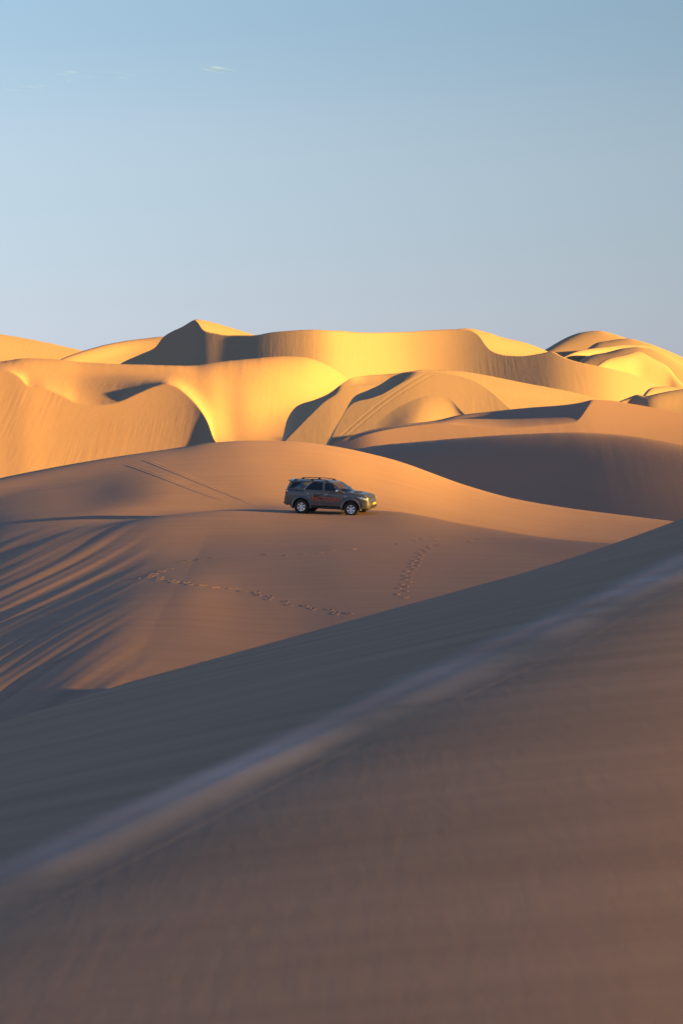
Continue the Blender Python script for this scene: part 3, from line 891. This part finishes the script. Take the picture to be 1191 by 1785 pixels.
# doors: proud panels on the body side
def side_patch(poly, off, sg):
    p, fc = flat_fill([densify(poly, 0.1)])
    n = len(p)
    v = [(x, sg * (half(x, z) + off), z) for x, z in p] + [(x, sg * (half(x, z) - 0.02), z) for x, z in p]
    m_ = len(densify(poly, 0.1))
    return v, list(fc) + [(k, (k + 1) % m_, n + (k + 1) % m_, n + k) for k in range(m_)]
fd = [(-0.13, 0.50), (-0.15, 0.9), (-0.14, 1.225), (0.96, 1.205), (0.99, 1.0), (0.93, 0.75), (0.85, 0.50)]
rd = [(-0.155, 0.50), (-0.165, 0.9), (-0.16, 1.228), (-1.18, 1.243), (-1.20, 1.08), (-1.06, 0.95), (-0.90, 0.76), (-0.84, 0.50)]
for sg in (-1, 1):
    for poly, hx in ((fd, -0.02), (rd, -1.05)):
        v, f = side_patch(poly, 0.007, sg)
        dr = part('door', v, f, PAINT, sharp=50)
        hy = half(hx, 1.09) + 0.007
        v, f = tube([(hx, sg * hy, 1.10), (hx + 0.02, sg * (hy + 0.035), 1.105), (hx + 0.17, sg * (hy + 0.035), 1.105), (hx + 0.19, sg * hy, 1.10)], 0.014, 6)
        part('door_handle', v, f, CHROME, dr)
    v, f = box(-0.86, 0.92, sg * 0.78, sg * 0.95, 0.385, 0.455)
    part('side_step', v, f, BLACK, bevel=0.02)
    # mirror
    rows = []
    for a in np.linspace(0, math.pi, 7):
        r = math.sin(a) ** 0.7
        rows.append([(0.70 + 0.07 * r * math.cos(t), sg * (0.93 + 0.15 - 0.14 * math.cos(a)), 1.335 + 0.095 * r * math.sin(t)) for t in np.linspace(0, 2 * math.pi, 12, endpoint=False)])
    v, f = gridvf(rows, True)
    mr_ = part('side_mirror', v, f, CHROME)
    v, f = tube([(0.70, sg * 0.84, 1.26), (0.70, sg * 0.98, 1.285)], 0.03, 6)
    part('mirror_arm', v, f, BLACK, mr_)
    # side badge
    v, f = box(1.03, 1.15, sg * 0.907, sg * 0.921, 1.045, 1.07)
    part('badge', v, f, CHROME)
    # lamps
    hl = []
    for x0, z0, z1 in ((1.78, 1.01, 1.075), (1.90, .945, 1.10), (2.03, .905, 1.10), (2.15, .885, 1.075), (2.24, .88, 1.03), (2.275, .88, .985)):
        hl.append([(x0 + 0.016, sg * (ip(x0, HW) + 0.010 - 0.06 * t * t), z0 + (z1 - z0) * t) for t in np.linspace(0, 1, 5)])
    v, f = gridvf(hl)
    lamp = part('headlight', v, f, LAMP, solid=0.02)
    for (lx, lz, lr) in ((2.09, 1.0, 0.055), (1.99, 1.03, 0.045)):
        ry = ip(lx, HW) + 0.008
        ring = [[(lx + r_ * math.cos(t), sg * (ry + o_), lz + r_ * math.sin(t)) for t in np.linspace(0, 2 * math.pi, 12, endpoint=False)] for r_, o_ in ((lr, 0.006), (lr * 0.8, 0.016), (0.004, 0.008))]
        v, f = gridvf(ring, True)
        part('lamp_bowl', v, f, CHROME, lamp)
    v, f = join(box(-2.245, -2.10, sg * 0.80, sg * 0.895, 1.03, 1.25))
    tl = part('tail_lamp', v, f, RED, bevel=0.03)
    v, f = box(-2.25, -2.09, sg * 0.79, sg * 0.900, 1.15, 1.235)
    part('lens', v, f, LAMP, tl, bevel=0.02)
    ring = [[(2.285 - 0.02 * k, sg * (0.60 + 0.0 * k) + r_ * math.cos(t), 0.60 + r_ * math.sin(t)) for t in np.linspace(0, 2 * math.pi, 14, endpoint=False)] for k, r_ in ((-1.4, 0.082), (-2.2, 0.07), (0, 0.004))]
    v, f = gridvf(ring, True)
    part('fog_lamp', v, f, CHROME)
    # mud flaps
    for hx in (1.42 - 0.50, -1.33 - 0.50):
        v, f = box(hx - 0.012, hx + 0.012, sg * 0.66, sg * 0.90, 0.27, 0.50)
        part('mud_flap', v, f, BLACK, bevel=0.008)
# wheel arch flares
for hx, hy in HUBS:
    sg = 1 if hy > 0 else -1
    rows = []
    for a in np.linspace(R(-8), R(188), 25):
        c, s_ = math.cos(a), math.sin(a)
        sec = [(0.468, -0.10), (0.466, 0.028), (0.482, 0.042), (0.530, 0.036), (0.570, 0.004), (0.575, -0.03)]
        rows.append([(hx + r_ * c, sg * (min(ip(hx + r_ * c, HW), 0.915) + o_), WR + 0.02 + r_ * s_) for r_, o_ in sec])
    v, f = gridvf(rows)
    part('wheel_arch', v, f, PAINT)

# bonnet, scoop, grille, bumpers
rows = []
for x in np.linspace(1.14, 2.17, 9):
    zt = ip(x, [(q[0], q[2]) for q in st])
    ht = half(x, zt) - 0.09
    rows.append([(x, ht * t, zt + 0.012 + 0.045 * (1 - (t * 0.9) ** 2) + 0.012 * math.exp(-((abs(t) - 0.75) / 0.12) ** 2)) for t in np.linspace(-1, 1, 15)])
v, f = gridvf(rows)
bonnet = part('bonnet', v, f, PAINT, solid=0.02)
rows = []
for x, hgt in ((1.30, 0.0), (1.42, 0.045), (1.58, 0.065), (1.66, 0.06)):
    zb = ip(x, [(q[0], q[2]) for q in st]) + 0.045
    rows.append([(x, -0.30 - 0.02, zb - .01), (x, -0.28, zb + hgt), (x, 0, zb + hgt + .012), (x, 0.28, zb + hgt), (x, 0.32, zb - .01)])
v, f = gridvf(rows)
scoop = part('bonnet_scoop', v, f, PAINT, bonnet, solid=0.015)
v, f = box(1.60, 1.652, -0.275, 0.275, 1.215, 1.270)
part('scoop_intake', v, f, BLACK, scoop)
v, f = box(2.16, 2.290, -0.50, 0.50, 0.80, 1.01)
gril = part('grille', v, f, BLACK, bevel=0.02)
for z in (0.83, 0.875, 0.92, 0.965):
    v, f = box(2.20, 2.300 - (z - .83) * .10, -0.49, 0.49, z - 0.010, z + 0.010)
    part('grille_bar', v, f, CHROME, gril)
ring = [[(2.305, 0.085 * math.cos(t) * q, 0.90 + 0.06 * math.sin(t) * q) for t in np.linspace(0, 2 * math.pi, 16, endpoint=False)] for q in (1.0, 0.8)]
v, f = gridvf(ring, True)
part('front_emblem', v, f, CHROME, gril, solid=0.02)
rows = []
for z, dx in ((0.41, -0.03), (0.46, 0.03), (0.56, 0.055), (0.66, 0.06), (0.74, 0.04), (0.78, -0.01)):
    row = []
    for t in np.linspace(-1, 1, 17):
        y = 0.915 * t
        xx = 2.36 - 0.42 * abs(t) ** 3.2 + dx
        row.append((xx, y, z))
    rows.append(row)
v, f = gridvf(rows)
fb = part('front_bumper', v, f, PAINT, solid=0.03)
v, f = box(2.36, 2.425, -0.44, 0.44, 0.49, 0.585)
part('lower_intake', v, f, BLACK, fb, bevel=0.015)
v, f = box(2.415, 2.432, -0.26, 0.26, 0.635, 0.745)
np_ = part('number_plate', v, f, PLATE, bevel=0.004)
rows = []
for z, dx in ((0.47, 0.0), (0.52, -0.06), (0.62, -0.085), (0.70, -0.08), (0.755, -0.05), (0.775, 0.02)):
    rows.append([(-2.33 + 0.26 * abs(t) ** 3.0 + dx, 0.90 * t, z) for t in np.linspace(-1, 1, 15)])
v, f = gridvf(rows)
rb = part('rear_bumper', v, f, PAINT, solid=0.03)
v, f = box(-2.47, -2.30, -0.55, 0.55, 0.49, 0.545)
part('rear_step', v, f, BLACK, rb, bevel=0.015)
# underbody and cabin
v, f = box(-2.1, 2.1, -0.50, 0.50, 0.30, 0.47)
part('chassis', v, f, BLACK, bevel=0.04)
v, f = box(0.62, 1.02, -0.78, 0.78, 0.82, 1.215)
dash = part('dashboard', v, f, BLACK, bevel=0.05)
v, f = tube([(0.52 + 0.05 * math.sin(t), -0.37 + 0.18 * math.cos(t), 1.15 + 0.17 * math.sin(t)) for t in np.linspace(0, 2 * math.pi, 20)], 0.014, 6)
part('steering_wheel', v, f, BLACK, dash)
for sx_, syy in ((-0.15, -0.38), (-0.15, 0.38), (-1.05, -0.38), (-1.05, 0.38)):
    v, f = join(box(sx_ - 0.10, sx_ + 0.45, syy - 0.25, syy + 0.25, 0.82, 0.98))
    seat = part('seat', v, f, CLOTH, bevel=0.05)
    rows = [[(sx_ - 0.05 - 0.16 * t + o, syy + w * (0.25 - 0.05 * t), 0.92 + 0.50 * t) for o, w in ((0.07, -0.9), (0.09, 0), (0.07, 0.9), (-0.06, 0.9), (-0.06, -0.9))] for t in (0, 0.4, 0.8, 1.0)]
    v, f = gridvf(rows, True)
    f.append((15, 16, 17, 18, 19))
    part('backrest', v, f, CLOTH, seat, bevel=0.02)
    v, f = box(sx_ - 0.26, sx_ - 0.16, syy - 0.13, syy + 0.13, 1.44, 1.62)
    part('headrest', v, f, CLOTH, seat, bevel=0.04)

# wheels
def lathe(prof, n=36):
    v, f = gridvf([[(r_ * math.cos(t), y, r_ * math.sin(t)) for t in np.linspace(0, 2 * math.pi, n, endpoint=False)] for r_, y in prof], True)
    return v, f
def wheel_meshes():
    tv, tf = lathe([(0.222, -0.10), (0.25, -0.125), (0.33, -0.132), (0.365, -0.118), (0.382, -0.09), (0.385, 0), (0.382, 0.09), (0.365, 0.118), (0.33, 0.132), (0.25, 0.125), (0.222, 0.10)], 40)
    for k in range(36):                                      # tread blocks
        a0 = 2 * math.pi * k / 36
        for y0, y1 in ((-0.118, -0.045), (0.045, 0.118)):
            o = len(tv)
            for r_ in (0.372, 0.392):
                for aa in (a0 - 0.055, a0 + 0.055):
                    for yy in (y0, y1):
                        tv.append((r_ * math.cos(aa), yy, r_ * math.sin(aa)))
            tf += [tuple(o + i for i in q) for q in ((0, 1, 3, 2), (4, 6, 7, 5), (0, 4, 5, 1), (2, 3, 7, 6), (0, 2, 6, 4), (1, 5, 7, 3))]
    rv, rf = lathe([(0.222, 0.09), (0.228, -0.105), (0.222, -0.122), (0.205, -0.118), (0.200, -0.07), (0.198, 0.08)], 40)
    parts = [(rv, rf)]
    for k in range(6):                                       # spokes
        a = 2 * math.pi * k / 6 + 0.5
        ca, sa = math.cos(a), math.sin(a)
        rows = []
        for r_, w, y in ((0.045, 0.032, -0.085), (0.10, 0.036, -0.098), (0.16, 0.042, -0.105), (0.212, 0.058, -0.100)):
            rows.append([(r_ * ca - w * sa * s, y + d, r_ * sa + w * ca * s) for s, d in ((-1, 0.012), (-0.6, 0), (0.6, 0), (1, 0.012), (1, 0.05), (-1, 0.05))])
        parts.append(gridvf(rows, True))
    rim = join(*parts)
    hub = lathe([(0.001, -0.112), (0.04, -0.110), (0.058, -0.095), (0.058, -0.05)], 18)
    disc = lathe([(0.001, -0.02), (0.15, -0.02), (0.15, 0.0)], 24)
    return (tv, tf), rim, hub, disc
WT, WRIM, WHUB, WDISC = wheel_meshes()
first = None
for hx, hy in HUBS:
    e = bpy.data.objects.new('wheel', None)
    COL.objects.link(e)
    e.parent = car
    e.location = (hx, hy, WR)
    e.rotation_euler = (0, hx * 0.7, 0 if hy < 0 else math.pi)
    if first is None:
        first = [part('tyre', *WT, RUBBER, e), part('rim', *WRIM, ALLOY, e), part('hub_cap', *WHUB, ALLOY, e), part('brake_disc', *WDISC, BLACK, e)]
    else:
        for o in first:
            c = o.copy()
            c.parent = e
            COL.objects.link(c)

# lettering on the near-side doors
def letters(name, body_, size, x, z, m, off, shear=0.0, stretch=1.0):
    cu = bpy.data.curves.new(name, 'FONT')
    cu.body, cu.size, cu.shear, cu.extrude, cu.offset = body_, size, shear, 0.002, 0.006
    tmp = bpy.data.objects.new(name, cu)
    COL.objects.link(tmp)
    bpy.context.view_layer.update()
    me_ = bpy.data.meshes.new_from_object(tmp.evaluated_get(bpy.context.evaluated_depsgraph_get()))
    bpy.data.objects.remove(tmp)
    me_.name = name
    for p in me_.vertices:
        X, Z, d = x + p.co.x * stretch, z + p.co.y, p.co.z
        p.co = (X, -(half(X, Z) + off + d), Z)
    me_.materials.clear()
    me_.materials.append(m)
    ob = bpy.data.objects.new(name, me_)
    ob.parent = car
    COL.objects.link(ob)
    return ob
letters('lettering', 'MC', 0.34, -0.70, 0.86, INK, 0.011, 0.25, 1.05)
letters('lettering', 'MCTOURS', 0.30, -0.72, 0.76, ORANGE, 0.017, 0.0, 1.08)
hill = [(0.02, 0.98), (0.10, 1.03), (0.15, 1.00), (0.22, 1.055), (0.28, 1.00), (0.34, 1.035), (0.42, 0.98), (0.33, 1.005), (0.28, 0.98), (0.22, 1.02), (0.15, 0.975), (0.10, 1.0)]
p, fc = flat_fill([hill])
part('lettering', [(x, -(half(x, z) + 0.012), z) for x, z in p], fc, INK)

# stand the car on the sand
YAW, CAR_SCALE = R(-18), 0.92
c0 = on_sand(576, 897)[0]
fx, fy = math.cos(YAW), math.sin(YAW)
mid = Vector((c0.x, c0.y + 0.85, 0))
pts = []
for hx, hy in HUBS:
    hx, hy = hx * CAR_SCALE, hy * CAR_SCALE
    gx, gy = mid.x + hx * fx - hy * fy, mid.y + hx * fy + hy * fx
    pts.append(sand_z(gx, gy)[0])
fr, re = (pts[0] + pts[1]) / 2, (pts[2] + pts[3]) / 2
rt, lf = (pts[0] + pts[2]) / 2, (pts[1] + pts[3]) / 2
fr = fr - Vector((0, 0, 0.06))
ex = (fr - re).normalized()
ey = (lf - rt).normalized()
ez = ex.cross(ey).normalized()
ey = ez.cross(ex)
cen = re + (fr - re) * (1.33 / 2.75)
M = Matrix((ex, ey, ez)).transposed().to_4x4()
M.translation = cen - ez * 0.025
car.matrix_world = M @ Matrix.Scale(CAR_SCALE, 4)
print('CAR', cen, [round(math.degrees(math.asin(a)), 2) for a in (ex.z, ey.z)])

# ------------------------------------------------------------------ blown sand and clouds
def veil_mat(name, col, amount, scale, detail=6):
    """thin scattered matter: mostly clear, denser where the stored 'fall' value and the noise are high"""
    m = bpy.data.materials.new(name)
    m.use_nodes = True
    n, l = m.node_tree.nodes, m.node_tree.links
    n.clear()
    o, mx_ = n.new('ShaderNodeOutputMaterial'), n.new('ShaderNodeMixShader')
    tr, df = n.new('ShaderNodeBsdfTransparent'), n.new('ShaderNodeBsdfDiffuse')
    df.inputs['Color'].default_value = (*col, 1)
    at = n.new('ShaderNodeAttribute')
    at.attribute_name = 'fall'
    tc, mp, nz = n.new('ShaderNodeTexCoord'), n.new('ShaderNodeMapping'), n.new('ShaderNodeTexNoise')
    mp.inputs['Scale'].default_value = scale
    nz.inputs['Scale'].default_value = 1.0
    nz.inputs['Detail'].default_value = detail
    mr = n.new('ShaderNodeMapRange')
    mr.inputs['From Min'].default_value, mr.inputs['From Max'].default_value = 0.35, 0.75
    mr.inputs['To Min'].default_value, mr.inputs['To Max'].default_value = 0.25 * amount, amount
    mu = n.new('ShaderNodeMath')
    mu.operation = 'MULTIPLY'
    l.new(tc.outputs['Object'], mp.inputs['Vector'])
    l.new(mp.outputs[0], nz.inputs['Vector'])
    l.new(nz.outputs['Fac'], mr.inputs['Value'])
    l.new(mr.outputs[0], mu.inputs[0])
    l.new(at.outputs['Fac'], mu.inputs[1])
    l.new(mu.outputs[0], mx_.inputs[0])
    l.new(tr.outputs[0], mx_.inputs[1])
    l.new(df.outputs[0], mx_.inputs[2])
    l.new(mx_.outputs[0], o.inputs['Surface'])
    return m

def set_fall(ob, vals):
    at = ob.data.attributes.new('fall', 'FLOAT', 'POINT')
    at.data.foreach_set('value', np.array(vals, np.float32))

# sand drifting low along the foreground crest
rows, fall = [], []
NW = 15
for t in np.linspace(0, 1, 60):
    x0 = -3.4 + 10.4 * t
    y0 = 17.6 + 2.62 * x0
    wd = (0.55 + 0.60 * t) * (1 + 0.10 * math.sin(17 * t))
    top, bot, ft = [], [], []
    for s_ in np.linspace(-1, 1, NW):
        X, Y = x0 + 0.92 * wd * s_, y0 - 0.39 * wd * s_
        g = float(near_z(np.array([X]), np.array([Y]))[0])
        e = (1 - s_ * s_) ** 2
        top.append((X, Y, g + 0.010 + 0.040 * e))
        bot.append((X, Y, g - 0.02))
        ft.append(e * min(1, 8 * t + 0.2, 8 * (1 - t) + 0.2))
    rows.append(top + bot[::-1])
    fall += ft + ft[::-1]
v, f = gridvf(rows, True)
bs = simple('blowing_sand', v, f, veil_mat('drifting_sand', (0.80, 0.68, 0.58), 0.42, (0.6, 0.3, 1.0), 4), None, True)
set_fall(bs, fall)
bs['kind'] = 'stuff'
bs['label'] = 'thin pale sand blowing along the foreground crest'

CLOUD = veil_mat('cloud', (0.32, 0.58, 1.0), 0.20, (0.012, 0.02, 0.06), 7)
def cloud(lumps, label, D=6000):
    vf, fall = [], []
    o = unproject(np.array([lumps[0][0]]), np.array([lumps[0][1]]), np.array([D]))[0]
    for px, py, wx, wz, am in lumps:
        c = unproject(np.array([px]), np.array([py]), np.array([D]))[0] - o
        a, hgt = wx / F * D, wz / F * D
        rows = []
        for rr in list(np.linspace(0.02, 1, 9)) + list(np.linspace(1, 0.02, 9))[1:]:
            back = len(rows) >= 9
            row = []
            for p in np.linspace(0, 2 * math.pi, 20, endpoint=False):
                th = math.sqrt(max(0, 1 - rr * rr)) * (1 if back else -1)
                row.append((c[0] + a * rr * math.cos(p), c[1] + a * 0.5 * th, c[2] + hgt * rr * math.sin(p)))
                fall.append(am * (1 - rr * rr) ** 1.5)
            rows.append(row)
        q, fc = gridvf(rows, True)
        vf.append((q, fc))
    v, f = join(*vf)
    ob = simple('cloud', v, f, CLOUD, None, True)
    set_fall(ob, fall)
    ob.location = tuple(o)
    ob['label'], ob['category'], ob['group'] = label, 'cloud', 'thin clouds in the upper left sky'
cloud([(374, 121, 22, 4.5, 1.0), (366, 119, 18, 4, 0.6), (388, 124, 26, 4, 0.5)], 'small bright wisp of cloud high left of the sky centre')
cloud([(118, 128, 20, 4.5, 0.5), (122, 141, 11, 4, 0.35), (180, 131, 55, 4.5, 0.3), (222, 134, 24, 4, 0.3)], 'faint long streak of cloud at the upper left')
cloud([(40, 155, 40, 4.5, 0.28), (68, 152, 22, 4, 0.28)], 'faintest wisp of cloud nearest the left edge')
